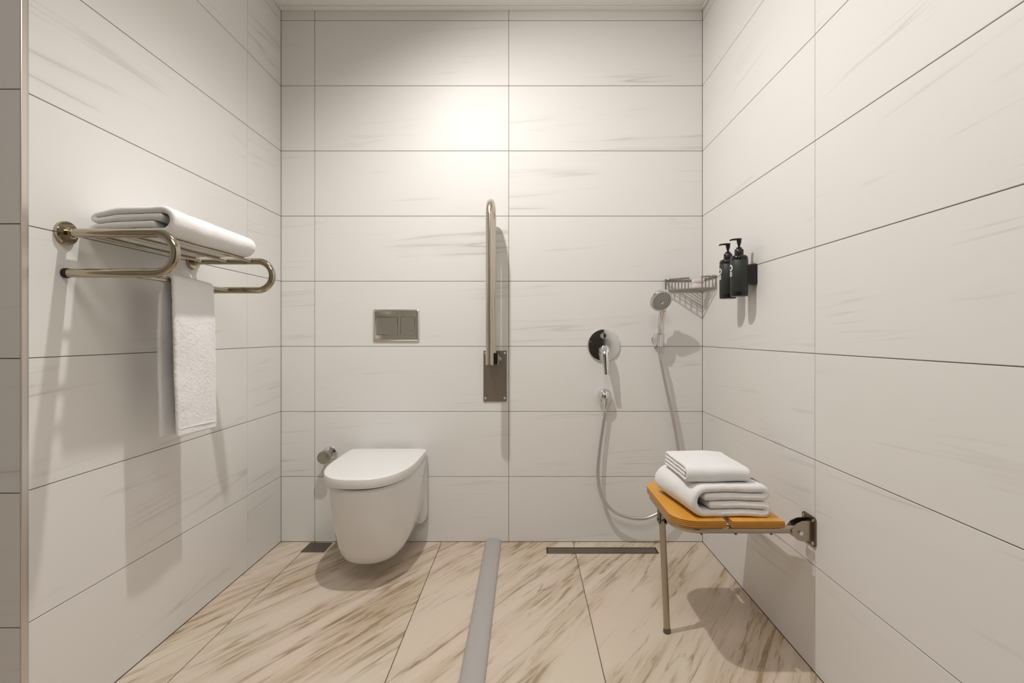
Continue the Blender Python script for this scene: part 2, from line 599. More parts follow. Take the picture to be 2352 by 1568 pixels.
# flange ridge against the wall
bm = bmesh.new()
loft(bm, [d_ring(TX, h, WL_, WL_ - 0.05, z, n=10, k=4) for z, h in ((0.10, 0.150), (0.112, 0.164), (0.15, 0.1695), (0.40, 0.1695), (0.4055, 0.168), (0.408, 0.164))])
finish('back_flange', bm, 'ceramic', t, angle=50)
# seat ring and lid
bm = bmesh.new()
loft(bm, [d_ring(TX, 0.150, 2.262, 1.815, 0.3952, k=2.45), d_ring(TX, 0.152, 2.262, 1.812, 0.3975, k=2.45), d_ring(TX, 0.152, 2.262, 1.812, 0.4025, k=2.45)])
finish('seat_ring', bm, 'seat', t)
bm = bmesh.new()
lid = []
for ins, z in ((0.004, 0.4024), (0.0010, 0.4028), (0.0, 0.4042), (0.0, 0.4345), (0.0006, 0.4362), (0.0020, 0.4374), (0.0045, 0.4380), (0.012, 0.4384), (0.03, 0.4387), (0.08, 0.4390)):
    lid.append(d_ring(TX - 0.002, 0.1725 - ins, 2.272 - ins, 1.781 + ins, z, k=2.5))
loft(bm, lid)
finish('lid', bm, 'seat', t, angle=60)
for s in (-1, 1):
    bm = bmesh.new()
    lathe(bm, [(0.010, -0.03), (0.012, -0.028), (0.012, 0.028), (0.010, 0.03)], (TX + s * 0.115, 2.287, 0.4195), (1, 0, 0), 16)
    finish('hinge', bm, 'seat', t)

# ------------------------------------------------------------------ flush plate
def PX(x):
    return (x - 1206) / 498.7
def PZ(y):
    return HC + (769 - y) / 498.7
t = thing('flush_plate', 'chrome dual flush plate on the tiles above the toilet', 'flush plate', (0, 0, 0))
bm = bmesh.new()
x0, x1, z0, z1 = PX(857.5), PX(963.5), PZ(783), PZ(710.5)
def rrect(x0, x1, z0, z1, r, y, n=5):
    pts = []
    for cx, cz, a0 in ((x1 - r, z1 - r, 0), (x0 + r, z1 - r, PI / 2), (x0 + r, z0 + r, PI), (x1 - r, z0 + r, 1.5 * PI)):
        for j in range(n + 1):
            a = a0 + PI / 2 * j / n
            pts.append((cx + r * math.cos(a), y, cz + r * math.sin(a)))
    return pts
yw = DB - 0.0006
loft(bm, [rrect(x0 + e, x1 - e, z0 + e, z1 - e, 0.004, y) for e, y in ((0.002, yw), (0.0, yw - 0.002), (0.0, yw - 0.006), (0.006, yw - 0.0105), (0.010, yw - 0.0112))])
finish('face_plate', bm, 'satin_chrome', t, angle=25)
for (bx0, bx1, bz0, bz1), nm in (((PX(866), PX(914), PZ(768.5), PZ(729)), 'flush_button'), ((PX(922.5), PX(953.5), PZ(768), PZ(728.5)), 'flush_button')):
    bm = bmesh.new()
    loft(bm, [rrect(bx0 - 0.0016, bx1 + 0.0016, bz0 - 0.0016, bz1 + 0.0016, 0.002, y) for y in (yw - 0.0111, yw - 0.0116)])
    finish('button_gap', bm, 'hole', t, smooth=False)
    bm = bmesh.new()
    loft(bm, [rrect(bx0 + e, bx1 - e, bz0 + e, bz1 - e, 0.002, y) for e, y in ((0, yw - 0.0112), (0, yw - 0.0128), (0.0010, yw - 0.0138), (0.0015, yw - 0.0138))])
    finish(nm, bm, 'satin_chrome', t, angle=25)

# ------------------------------------------------------------------ angle valve left of the toilet
vx, vz = PX(757.5), PZ(1042.0)
t = thing('angle_valve', 'small round chrome angle valve on the wall left of the toilet', 'valve', (vx, DB, vz))
bm = bmesh.new()
lathe(bm, [(0.0355, 0.0006), (0.0365, 0.003), (0.034, 0.009), (0.024, 0.014), (0.019, 0.016), (0.019, 0.0165)], (0, 0, 0), (0, -1, 0), 36)
finish('escutcheon', bm, 'chrome', t)
bm = bmesh.new()
lathe(bm, [(0.0150, 0.014), (0.0150, 0.036), (0.018, 0.037), (0.018, 0.046), (0.015, 0.047)], (0, 0, 0), (0, -1, 0), 28)
finish('valve_body', bm, 'chrome', t)
bm = bmesh.new()
lathe(bm, [(0.020, 0.0465), (0.0275, 0.048), (0.0285, 0.051), (0.0285, 0.074), (0.0272, 0.0775), (0.024, 0.0785)], (0, 0, 0), (0, -1, 0), 36)
finish('knob', bm, 'dull_chrome', t)

# ------------------------------------------------------------------ fold-up grab bar
t = thing('fold_up_grab_bar', 'tall steel fold-up grab bar standing upright on its wall plate', 'grab bar', (0, 0, 0))
px0, px1, pz0, pz1 = PX(1110.5), PX(1164), PZ(921.5), PZ(805)
bm = bmesh.new()
box(bm, (px0, DB - 0.0055, pz0), (px1, DB - 0.0004, pz1), 0.001, 1)
pl = finish('wall_plate', bm, 'plate', t, smooth=False)
for sx in (px0 + 0.0095, px1 - 0.0095):
    for sz in (pz0 + 0.0155, pz1 - 0.0115):
        bm = bmesh.new()
        lathe(bm, [(0.0052, 0.0), (0.0050, 0.0018), (0.0035, 0.003), (0.001, 0.0034)], (sx, DB - 0.0056, sz), (0, -1, 0), 14)
        finish('screw', bm, 'chrome', pl)
gx0, gx1, gy0, gy1, gr = -0.1500, -0.1462, 2.117, 2.250, 0.0163
rb = (gy1 - gy0) / 2
zt = 1.527 - rb
pts = [(gx0, gy0, 0.8262 + 0.001 * 0), (gx0, gy0, 0.95), (gx0, gy0, 1.2)]
for j in range(17):
    a = PI * j / 16
    pts.append((gx0 + (gx1 - gx0) * j / 16, (gy0 + gy1) / 2 - rb * math.cos(a), zt + rb * math.sin(a)))
pts += [(gx1, gy1, 1.2), (gx1, gy1, 0.95), (gx1, gy1, 0.868)]
bm = bmesh.new()
tube(bm, pts, gr, 24)
finish('rail', bm, 'steel', t, angle=50)
bm = bmesh.new()
lathe(bm, [(0.0164, 0.0), (0.0166, -0.0015), (0.0166, -0.0030), (0.015, -0.0036)], (gx0, gy0, 0.8262), (0, 0, 1), 24)
finish('end_cap', bm, 'dark_steel', t)
bm = bmesh.new()
box(bm, (-0.1585, 2.225, 0.822), (-0.1225, DB - 0.006, 0.872), 0.002, 1)
hb = finish('hinge_block', bm, 'black', t, smooth=False)
for ex in (-0.1625, -0.1222):
    bm = bmesh.new()
    box(bm, (ex, 2.222, 0.820), (ex + 0.0035, DB - 0.0058, 0.868), 0.001, 1)
    finish('hinge_ear', bm, 'steel', t, smooth=False)
for bx, bd in ((-0.1186, 1), (-0.1626, -1)):
    bm = bmesh.new()
    lathe(bm, [(0.0085, 0.0), (0.0085, 0.009), (0.006, 0.011)], (bx, 2.262, 0.844), (bd, 0, 0), 6)
    finish('hinge_bolt', bm, 'chrome', t, smooth=False)

# ------------------------------------------------------------------ shower mixer
mx, mz = PX(1386.5), PZ(793)
t = thing('shower_mixer', 'round chrome shower mixer with a lever hanging down', 'shower mixer', (mx, DB, mz))
bm = bmesh.new()
lathe(bm, [(0.0725, 0.0006), (0.0745, 0.002), (0.0748, 0.006), (0.0735, 0.0082), (0.071, 0.0088), (0.03, 0.0090)], (0, 0, 0), (0, -1, 0), 64)
finish('cover_disc', bm, 'chrome', t, angle=25)
bm = bmesh.new()
lathe(bm, [(0.0145, 0.009), (0.0145, 0.018), (0.0135, 0.0195), (0.0115, 0.0195), (0.0105, 0.0175), (0.004, 0.0172)], (-0.0025, 0, 0.044), (0, -1, 0), 32)
finish('diverter_button', bm, 'chrome', t, angle=30)
bm = bmesh.new()
lathe(bm, [(0.0235, 0.009), (0.0235, 0.030), (0.0228, 0.040), (0.0205, 0.047), (0.014, 0.052), (0.004, 0.054)], (0, 0, -0.022), (0, -1, 0), 36)
finish('mixer_body', bm, 'chrome', t)
bm = bmesh.new()
lev = []
for s, (yy, zz, hw, hy) in enumerate(((-0.040, -0.004, 0.0130, 0.006), (-0.047, -0.012, 0.0190, 0.010), (-0.053, -0.025, 0.0205, 0.012), (-0.060, -0.045, 0.0185, 0.0105),
                                      (-0.068, -0.075, 0.0150, 0.0085), (-0.075, -0.105, 0.0120, 0.0068), (-0.079, -0.124, 0.0105, 0.0060), (-0.080, -0.1295, 0.0085, 0.0042))):
    ring = []
    for j in range(20):
        a = 2 * PI * j / 20
        ca, sa = math.cos(a), math.sin(a)
        ring.append((hw * math.copysign(abs(ca) ** 0.75, ca), yy + hy * math.copysign(abs(sa) ** 0.75, sa), zz - 0.25 * hy * sa))
    lev.append(ring)
loft(bm, lev)
finish('lever', bm, 'chrome', t, angle=50)

# ------------------------------------------------------------------ hose outlet elbow
ox, oz = PX(1387.0), PZ(908)
t = thing('hose_outlet', 'teardrop chrome hose outlet on the wall under the shower mixer', 'hose outlet', (ox, DB, oz))
bm = bmesh.new()
sec = []
for zz, r, cy in ((0.034, 0.004, 0.010), (0.0325, 0.012, 0.014), (0.027, 0.0205, 0.018), (0.018, 0.0275, 0.021), (0.006, 0.0310, 0.023), (-0.008, 0.0305, 0.024), (-0.022, 0.0255, 0.025),
                   (-0.036, 0.0185, 0.026), (-0.048, 0.0130, 0.0265), (-0.058, 0.0100, 0.027), (-0.060, 0.0088, 0.027)):
    ring = []
    for j in range(28):
        a = 2 * PI * j / 28
        y = -cy + r * 0.92 * math.sin(a)
        ring.append((r * math.cos(a), min(y, -0.0008), zz))
    sec.append(ring)
loft(bm, sec)
finish('elbow_body', bm, 'chrome', t, angle=50)
bm = bmesh.new()
lathe(bm, [(0.0085, -0.0602), (0.0095, -0.062), (0.0095, -0.074), (0.0082, -0.076)], (0, -0.027, 0), (0, 0, 1), 20)
finish('hose_nut', bm, 'chrome', t)

# ------------------------------------------------------------------ hand shower, holder and hose
hx, hy_, hz = PX(1507.5), DB, PZ(779)
t = thing('shower_holder', 'chrome wall holder gripping the hand shower', 'shower holder', (hx, DB, hz))
bm = bmesh.new()
lathe(bm, [(0.0225, 0.0006), (0.0225, 0.004), (0.0195, 0.006), (0.0165, 0.020), (0.0160, 0.030)], (0, 0, -0.002), (0, -1, 0), 28)
finish('mount', bm, 'chrome', t)
bm = bmesh.new()
tilt = Vector((0.0, -0.18, 1.0)).normalized()
base = Vector((0.006, -0.046, 0.0))
def clip_ring(h, ro, ri):
    ctr = base + tilt * h
    u = Vector((1, 0, 0)); v = tilt.cross(u)
    out = []
    for j in range(25):
        a = math.radians(-60) + math.radians(300) * j / 24 + math.radians(30)
        out.append(ctr + u * (ro * math.cos(a + PI / 2)) + v * (ro * math.sin(a + PI / 2)))
    inn = []
    for j in range(24, -1, -1):
        a = math.radians(-60) + math.radians(300) * j / 24 + math.radians(30)
        inn.append(ctr + u * (ri * math.cos(a + PI / 2)) + v * (ri * math.sin(a + PI / 2)))
    return out + inn
loft(bm, [clip_ring(-0.030, 0.0145, 0.0118), clip_ring(0.026, 0.0180, 0.0152)])
finish('clip', bm, 'chrome', t, angle=40)
bm = bmesh.new()
loft(bm, [[(x, -0.0008, -0.036), (x, -0.040, -0.030), (x, -0.047, -0.024), (x, -0.047, 0.016), (x, -0.037, 0.024), (x, -0.0008, 0.032)] for x in (-0.0125, -0.0085)])
loft(bm, [[(x, -0.0008, -0.026), (x, -0.030, -0.022), (x, -0.030, 0.014), (x, -0.0008, 0.022)] for x in (-0.0085, 0.016)])
finish('clip_neck', bm, 'grey_wall', t, smooth=False)

HB = Vector((hx, DB, hz)) + base
t = thing('hand_shower', 'round chrome hand shower head hanging in its wall holder', 'hand shower', (0, 0, 0))
bm = bmesh.new()
b0 = HB - tilt * 0.032
hd = []
rad = []
for s, r in ((0.0, 0.0085), (0.010, 0.0098), (0.035, 0.0114), (0.055, 0.0119), (0.085, 0.0140), (0.105, 0.0148), (0.135, 0.0150), (0.155, 0.0156), (0.166, 0.0165)):
    p = b0 + tilt * s + Vector((0, -0.35 * max(0, s - 0.09) ** 2 / 0.1 , 0))
    hd.append(p)
    rad.append(r)
tube(bm, hd, rad, 24)
finish('handle', bm, 'chrome', t, angle=50)
fn = Vector((0.20, -0.86, -0.46)).normalized()       # the way the spray face looks
hc = Vector(((1519.5 - 1206) * 2.172 / 1150.0, 2.178, HC + (769 - 689.5) * 2.166 / 1150.0))
bm = bmesh.new()
lathe(bm, [(0.012, -0.030), (0.026, -0.026), (0.040, -0.018), (0.0475, -0.009), (0.0510, -0.004), (0.0500, 0.003), (0.0475, 0.0055), (0.0455, 0.006)], hc, fn, 48)
# neck between the handle and the head
tube(bm, [hd[-1], hd[-1] * 0.55 + (hc - fn * 0.018) * 0.45, hc - fn * 0.016 - Vector((0, 0, 0.004))], [0.0165, 0.0195, 0.026], 20)
hs = finish('head_shell', bm, 'chrome', t, angle=40)
bm = bmesh.new()
lathe(bm, [(0.0452, 0.0055), (0.0450, 0.0072), (0.010, 0.0080)], hc, fn, 48)
sf = finish('spray_face', bm, 'spray', t, angle=40)
bm = bmesh.new()
ux = fn.cross(Vector((0, 0, 1))).normalized()
uy = ux.cross(fn)
for rr, n in ((0.0, 1), (0.008, 6), (0.0155, 12), (0.023, 17), (0.0305, 23), (0.038, 29)):
    for j in range(n):
        a = 2 * PI * j / n + rr * 40
        lathe(bm, [(0.0027, 0.0), (0.0021, 0.0022)], hc + fn * 0.0074 + ux * (rr * math.cos(a)) + uy * (rr * math.sin(a)), fn, 6)
nz = finish('nozzles', bm, 'nozzle', sf, smooth=False)
nz['kind'] = 'stuff'

bm = bmesh.new()
s0 = b0 - tilt * 0.001
def hp(px, py, y):
    return ((px - 1206) * y / 1150.0, y, HC + (769 - py) * y / 1150.0)
ctrl = [tuple(s0), tuple(s0 - tilt * 0.03), hp(1521, 843, 2.262), hp(1534, 905, 2.268), hp(1547, 965, 2.27), hp(1558, 1030, 2.27), hp(1563, 1085, 2.268), hp(1555, 1128, 2.262), hp(1536, 1160, 2.255),
        hp(1508, 1180, 2.25), hp(1478, 1190, 2.25), hp(1442, 1187, 2.252), hp(1407, 1172, 2.256), hp(1383, 1140, 2.26), hp(1373.5, 1095, 2.265), hp(1376.5, 1040, 2.272), hp(1384, 985, 2.278), (ox, DB - 0.027, oz - 0.086), (ox, DB - 0.027, oz - 0.0765)]
tube(bm, smooth_path(ctrl, 12), 0.0078, 14)
tag(finish('shower_hose', bm, 'hose', None, angle=60), 'silver shower hose looping down from the hand shower to the outlet', 'hose')

# ------------------------------------------------------------------ corner basket with two soaps
t = thing('corner_basket', 'chrome wire corner basket in the right rear corner', 'basket', (0, 0, 0))
LEG = 0.172
cx, cy = XR - 0.0005, DB - 0.0005
def basket_outline(z, inset=0.0):
    a = LEG - inset
    r = 0.0042 + inset * 0.0
    A = Vector((cx - a, cy - r, z))
    B = Vector((cx - r, cy - a, z))
    d = Vector((1, -1, 0)).normalized()
    pts = [A]
    # short nose off the back wall, a straight diagonal front, a nose onto the right wall
    pts += [A + Vector((-0.004, -0.010, 0)), A + Vector((0.001, -0.021, 0)), A + Vector((0.012, -0.029, 0))]
    q = B + Vector((-0.029, 0.012, 0))
    p = pts[-1]
    n = 6
    pts += [p + (q - p) * (k / n) for k in range(1, n + 1)]
    pts += [B + Vector((-0.021, 0.001, 0)), B + Vector((-0.010, -0.004, 0)), B]
    return pts
zt_, zb_ = 1.2045, 1.1555
def in_opening(p):
    s_ = (p[0] - cx + LEG) / LEG          # 0 at the back-wall end of the front, 1 at the right wall
    return 0.44 < s_ < 0.69
for nm, z, r in (('top_rim', zt_, 0.0038), ('bottom_rim', zb_, 0.0034)):
    bm = bmesh.new()
    fp = smooth_path(basket_outline(z), 8)
    if nm == 'bottom_rim':
        tube(bm, fp, r, 10)
    else:                                  # the top rim leaves an opening at the front
        ka = next(k for k, p in enumerate(fp) if in_opening(p))
        kb = next(k for k in range(len(fp) - 1, 0, -1) if in_opening(fp[k]))
        tube(bm, fp[:ka + 1], r, 10)
        tube(bm, fp[kb:], r, 10)
    tube(bm, [(cx - LEG, cy - 0.0042, z), (cx - 0.0042, cy - 0.0042, z), (cx - 0.0042, cy - LEG, z)], r, 10)
    finish(nm, bm, 'wire', t, angle=50)
front = smooth_path(basket_outline(0.0), 4)
acc = [0.0]
for a, b_ in zip(front, front[1:]):
    acc.append(acc[-1] + (b_ - a).length)
def along(s):
    for k in range(len(acc) - 1):
        if acc[k + 1] >= s:
            f = (s - acc[k]) / (acc[k + 1] - acc[k])
            return front[k].lerp(front[k + 1], f)
    return front[-1]
NW = 16
for k in range(NW + 1):
    p = along(acc[-1] * k / NW)
    if in_opening(p):
        continue
    bm = bmesh.new()
    tube(bm, [(p.x, p.y, zb_), (p.x, p.y, zt_)], 0.0024, 8)
    finish('wire', bm, 'wire', t)
for k in range(1, 8):
    a = LEG * k / 8.0 + 0.002
    bm = bmesh.new()
    tube(bm, [(cx - a, cy - 0.003, zb_), (cx - 0.003, cy - a, zb_)], 0.0019, 8)
    finish('base_wire', bm, 'wire', t)

def soap(zb, label, mat, red, rot):
    s = thing('soap_box', label, 'soap box', (PX(1603) * 0.955, 2.205, zb), rot, 'soap boxes in the corner basket')
    bm = bmesh.new()
    box(bm, (-0.0235, -0.016, 0.0), (0.0235, 0.016, 0.0198), 0.0012, 2)
    finish('carton', bm, mat, s)
    if red:
        bm = bmesh.new()
        box(bm, (-0.019, -0.0163, 0.0020), (0.017, -0.01595, 0.0030))
        finish('red_line', bm, 'red', s, smooth=False)
        bm = bmesh.new()
        xx = -0.018
        for wd in (0.0032, 0.0026, 0.0034, 0.0026, 0.0030, 0.0026, 0.0032):
            box(bm, (xx, -0.0163, 0.0050), (xx + 0.0010, -0.01595, 0.0088))
            box(bm, (xx, -0.0163, 0.0078), (xx + wd, -0.01595, 0.0088))
            xx += wd + 0.0018
        finish('red_print', bm, 'red', s, smooth=False)
    return s
soap(zb_ + 0.0024, 'plain white soap box, lower of two in the corner basket', 'soap_white', False, 0.02)
soap(zb_ + 0.0224, 'pale pink soap box with red print, upper of two in the basket', 'soap', True, -0.05)

# ------------------------------------------------------------------ pump bottles on the right wall
def pump_bottle(x, y, z, label):
    t = thing('pump_bottle', label, 'pump bottle', (x, y, z), 0, 'dark green pump bottles on the right wall')
    r = 0.0298
    bm = bmesh.new()
    lathe(bm, [(r - 0.003, 0.0), (r, 0.0025), (r, 0.135), (r - 0.001, 0.140), (r - 0.005, 0.1445), (r - 0.012, 0.147), (0.0155, 0.1475)], (0, 0, 0), (0, 0, 1), 40)
    body = finish('bottle_body', bm, 'bottle_ends', t, angle=40)
    bm = bmesh.new()
    lathe(bm, [(r, 0.0155), (r + 0.0003, 0.016), (r + 0.0003, 0.127), (r, 0.1275)], (0, 0, 0), (0, 0, 1), 40, cap=False)
    lb = finish('bottle_label', bm, 'bottle_label', t, angle=40)
    # white ring mark and lettering block, facing the room
    def curved(bm, pts):
        vs = [bm.verts.new(((-(r + 0.0006)) * math.cos(a / r), -(r + 0.0006) * math.sin(a / r), zz)) for a, zz in pts]
        return vs
    bm = bmesh.new()
    n = 28
    ac = 0.0005
    o_ = curved(bm, [(ac + 0.0115 * math.cos(2 * PI * k / n), 0.101 + 0.0115 * math.sin(2 * PI * k / n)) for k in range(n)])
    i_ = curved(bm, [(ac + 0.0068 * math.cos(2 * PI * k / n), 0.101 + 0.0068 * math.sin(2 * PI * k / n)) for k in range(n)])
    for k in range(n):
        bm.faces.new((o_[k], o_[(k + 1) % n], i_[(k + 1) % n], i_[k]))
    finish('ring_mark', bm, 'print', lb)
    bm = bmesh.new()
    for zz in (0.084, 0.0795, 0.075, 0.0705):
        vs = curved(bm, [(ac - 0.008, zz), (ac, zz), (ac + 0.0085, zz), (ac + 0.0085, zz + 0.0028), (ac, zz + 0.0028), (ac - 0.008, zz + 0.0028)])
        bm.faces.new(vs)
    finish('print_lines', bm, 'print', lb)
    bm = bmesh.new()
    lathe(bm, [(0.0150, 0.1475), (0.0152, 0.149), (0.0152, 0.166), (0.0140, 0.1675), (0.0095, 0.168), (0.0095, 0.1735), (0.0080, 0.1745)], (0, 0, 0), (0, 0, 1), 28)
    finish('pump_collar', bm, 'black', t, angle=40)
    bm = bmesh.new()
    lathe(bm, [(0.0038, 0.174), (0.0042, 0.181), (0.0068, 0.190), (0.0076, 0.192), (0.0080, 0.201), (0.0095, 0.2040), (0.0095, 0.2055), (0.007, 0.206)], (0, 0, 0), (0, 0, 1), 20)
    tube(bm, [(0, 0, 0.2030), (-0.012, 0.0, 0.2032), (-0.024, 0.002, 0.2025), (-0.032, 0.003, 0.1995)], [0.0045, 0.0036, 0.0030, 0.0026], 12)
    finish('pump_head', bm, 'black', t, angle=40)
    # clip that carries the bottle from the wall
    bm = bmesh.new()
    wx = XR - x - 0.0006
    pts = [(-0.033, 0.024), (0.033, 0.024)]
    loft(bm, [[(q, yy, zz) for yy, zz in [(dy * s_, 0.078 + dz * s_) for dy, dz in ((-0.022, -0.032), (-0.018, -0.037), (0.018, -0.037), (0.022, -0.032), (0.022, 0.032), (0.018, 0.037), (-0.018, 0.037), (-0.022, 0.032))]]
              for q, s_ in ((0.021, 0.90), (0.030, 0.93), (wx - 0.004, 1.0), (wx, 0.98))])
    finish('wall_clip', bm, 'black', t, smooth=False)
    return t
pump_bottle(0.762, 1.783, 1.0895, 'black-green pump bottle nearer the camera, with its wall clip in view')
pump_bottle(0.757, 1.868, 1.0875, 'black-green pump bottle beside the corner basket, farther from the camera')

# ------------------------------------------------------------------ towel rack on the left wall
t = thing('towel_rack', 'polished nickel towel rack with two looped arms on the left wall', 'towel rack', (0, 0, 0))
RZ, LZ, TR = 1.2007, 1.1035, 0.0112
A0, A1 = 1.222, 1.690
for ay in (A0, A1):
    bm = bmesh.new()
    rr = (RZ - LZ) / 2
    xo = -0.853 - rr
    pts = [(XL + 0.008, ay, RZ), (-1.0, ay, RZ)] + arc((xo, ay, (RZ + LZ) / 2), rr, PI / 2, -PI / 2, 18, (1, 0, 0), (0, 0, 1)) + [(-1.0, ay, LZ), (XL + 0.009, ay, LZ)]
    tube(bm, pts, TR, 22)
    arm = finish('arm', bm, 'nickel', t, angle=50)
    bm = bmesh.new()
    lathe(bm, [(0.0285, 0.0006), (0.0290, 0.003), (0.0290, 0.009), (0.0272, 0.0115), (0.0145, 0.012), (0.0142, 0.022), (0.0125, 0.0225)], (XL, ay, RZ), (1, 0, 0), 40)
    finish('flange', bm, 'nickel', arm, angle=30)
    bm = bmesh.new()
    lathe(bm, [(0.0115, 0.0006), (0.0122, 0.002), (0.0122, 0.0115), (0.0118, 0.0125)], (XL, ay, LZ), (1, 0, 0), 24)
    finish('rubber_cap', bm, 'black_rubber', arm)
for rx, rz in ((-1.084, RZ), (-1.002, RZ), (-0.921, RZ), (-0.996, LZ)):
    bm = bmesh.new()
    tube(bm, [(rx, A0, rz), (rx, A1, rz)], 0.0050, 14)
    finish('rail', bm, 'nickel', t)

# ------------------------------------------------------------------ towels
def resample(pts, ds):
    out = [Vector(pts[0])]
    left = ds
    for a, b_ in zip(pts, pts[1:]):
        a, b_ = Vector(a), Vector(b_)
        L = (b_ - a).length
        s = left
        while s <= L:
            out.append(a.lerp(b_, s / L))
            s += ds
        left = s - L
    out.append(Vector(pts[-1]))
    return out

def towel_mesh(path, th, length, ds, dv, place, seed, low=0.003, fuzz=0.0006, edge=None):
    """A thick sheet that follows a 2-D path (u, w), run along v for the length given; place(u, w, v) gives the point."""
    P = resample(path, ds)
    n = len(P)
    N = []
    for i in range(n):
        d = (P[min(i + 1, n - 1)] - P[max(i - 1, 0)]).normalized()
        N.append(Vector((-d.y, d.x)))
    r = th / 2
    vs = [(0.0, 0.02), (0.06 * r, 0.35), (0.25 * r, 0.66), (0.55 * r, 0.88), (r, 1.0)]
    nv = max(2, int((length - 2 * r) / dv))
    stations = vs + [(r + (length - 2 * r) * k / nv, 1.0) for k in range(1, nv)] + [(length - a, f) for a, f in reversed(vs)]
    verts, faces = [], []
    per = 2 * n
    for sv, tf in stations:
        side = []
        for i in range(n):
            e = min(i, n - 1 - i) * ds / r
            ef = math.sqrt(max(0.0, 1 - (1 - min(e, 1.0)) ** 2)) * 0.97 + 0.03
            h = r * tf * ef
            side.append((P[i] + N[i] * h, P[i] - N[i] * h))
        for a, _ in side:
            verts.append((a.x, a.y, sv))
        for _, b_ in reversed(side):
            verts.append((b_.x, b_.y, sv))
    ns = len(stations)
    for k in range(ns - 1):
        for i in range(per):
            j = (i + 1) % per
            faces.append((k * per + i, k * per + j, (k + 1) * per + j, (k + 1) * per + i))
    for k in (0, ns - 1):
        for i in range(n - 1):
            q = (k * per + i, k * per + i + 1, k * per + per - 2 - i, k * per + per - 1 - i)
            faces.append(q if k else q[::-1])
    out = []
    for u, w_, v in verts:
        if edge:
            u, w_, v = edge(u, w_, v)
        p = Vector(place(u, w_, v))
        q = Vector((u, w_, v))
        d = noise.noise_vector(q * 11.0 + Vector((seed, 0, 0))) * low + noise.noise_vector(q * 34.0 + Vector((0, seed, 0))) * low * 0.33
        d += noise.noise_vector(q * 330.0) * fuzz
        out.append(p + d)
    me = bpy.data.meshes.new('towel')
    me.from_pydata(out, [], faces)
    bm = bmesh.new()
    bm.from_mesh(me)
    bmesh.ops.recalc_face_normals(bm, faces=bm.faces)
    bm.to_mesh(me)
    bm.free()
    return me

def arc2(c, r, a0, a1, n=14):
    return [(c[0] + r * math.cos(a0 + (a1 - a0) * k / n), c[1] + r * math.sin(a0 + (a1 - a0) * k / n)) for k in range(n + 1)]

def fold_path(W, th, gap=1.05, tuck=0.03):
    """C-fold with both ends tucked inside; the big turn is at u = 0, layers run to u = W, w from 0 up."""
    p = th * gap
    z1, z2, z3, z4 = (th / 2 + p * k for k in range(4))
    R = (z4 - z1) / 2
    r = p / 2
    xr = W - r - th / 2
    xl = R + th / 2
    path = [(xl - R * 0.35 + tuck * 0.3, z3), (xr, z3)]
    path += arc2((xr, (z3 + z4) / 2), r, -PI / 2, PI / 2, 8)
    path += [(xl, z4)] + arc2((xl, (z1 + z4) / 2), R, PI / 2, 1.5 * PI, 16)
    path += [(xr + 0.004, z1)] + arc2((xr + 0.004, (z1 + z2) / 2), r, -PI / 2, PI / 2, 8)
    path += [(xl - R * 0.35 + tuck, z2)]
    return path

# folded bath towel lying on the rack
RT = RZ + 0.0056
W1 = 0.222
def place1(u, w_, v):
    return (-0.884 - u, 1.262 + v, RT + w_)
def edge1(u, w_, v):
    f = v / 0.385
    return (u, w_ * (1 - 0.10 * f) * (1 - 0.20 * max(0.0, (u - 0.15) / 0.07)) , v + 0.008 * (u / W1))
o = link_mesh('folded_towel', towel_mesh(fold_path(W1, 0.0176, 1.05), 0.0176, 0.385, 0.0035, 0.0045, place1, 3.1, 0.0024, edge=edge1), 'towel', None, angle=80)
tag(o, 'thick white folded towel lying on top of the wall rack', 'towel', 'white towels')

# towel hanging over the lower rail
hr = 0.005
def place2(u, w_, v):
    return (u, 1.395 + v, w_)
tk = 0.0105
rr_ = hr + tk / 2 + 0.0012
path = [(-1.0255, 0.660), (-1.0255, 0.80), (-1.0255, 0.95), (-1.021, 1.06), (-1.0125, 1.095), (-0.996 - rr_, LZ + 0.004)] + arc2((-0.996, LZ), rr_, PI, 0, 12)[1:] + [(-0.983, 1.06), (-0.981, 0.95), (-0.979, 0.80), (-0.978, 0.662)]
def edge2(u, w_, v):
    f = (1.10 - w_) / 0.44
    return (u + 0.004 * math.sin(v * 26) * f, w_ + 0.004 * math.sin(v * 17 + 1), v + 0.010 * f)
me = towel_mesh(path, tk, 0.184, 0.0028, 0.0030, place2, 9.7, 0.0018, 0.0015, edge=edge2)
t = link_mesh('hanging_towel', me, 'towel', None, angle=80)
tag(t, 'white hand towel hanging over the lower rail of the rack', 'towel', 'white towels')
bm = bmesh.new()
for k in range(2):
    zz = 0.6835 + 0.006 * k
    pts = []
    for j in range(25):
        v = 0.004 + 0.176 * j / 24
        f = (1.10 - zz) / 0.44
        u, w_, vv = edge2(-0.978, zz, v)
        p = Vector(place2(u, w_, vv))
        p.x += tk / 2 + 0.0001
        pts.append(p)
    if k == 0:
        tube(bm, pts, 0.0013, 6)
hm = finish('hem', bm, 'towel', t)

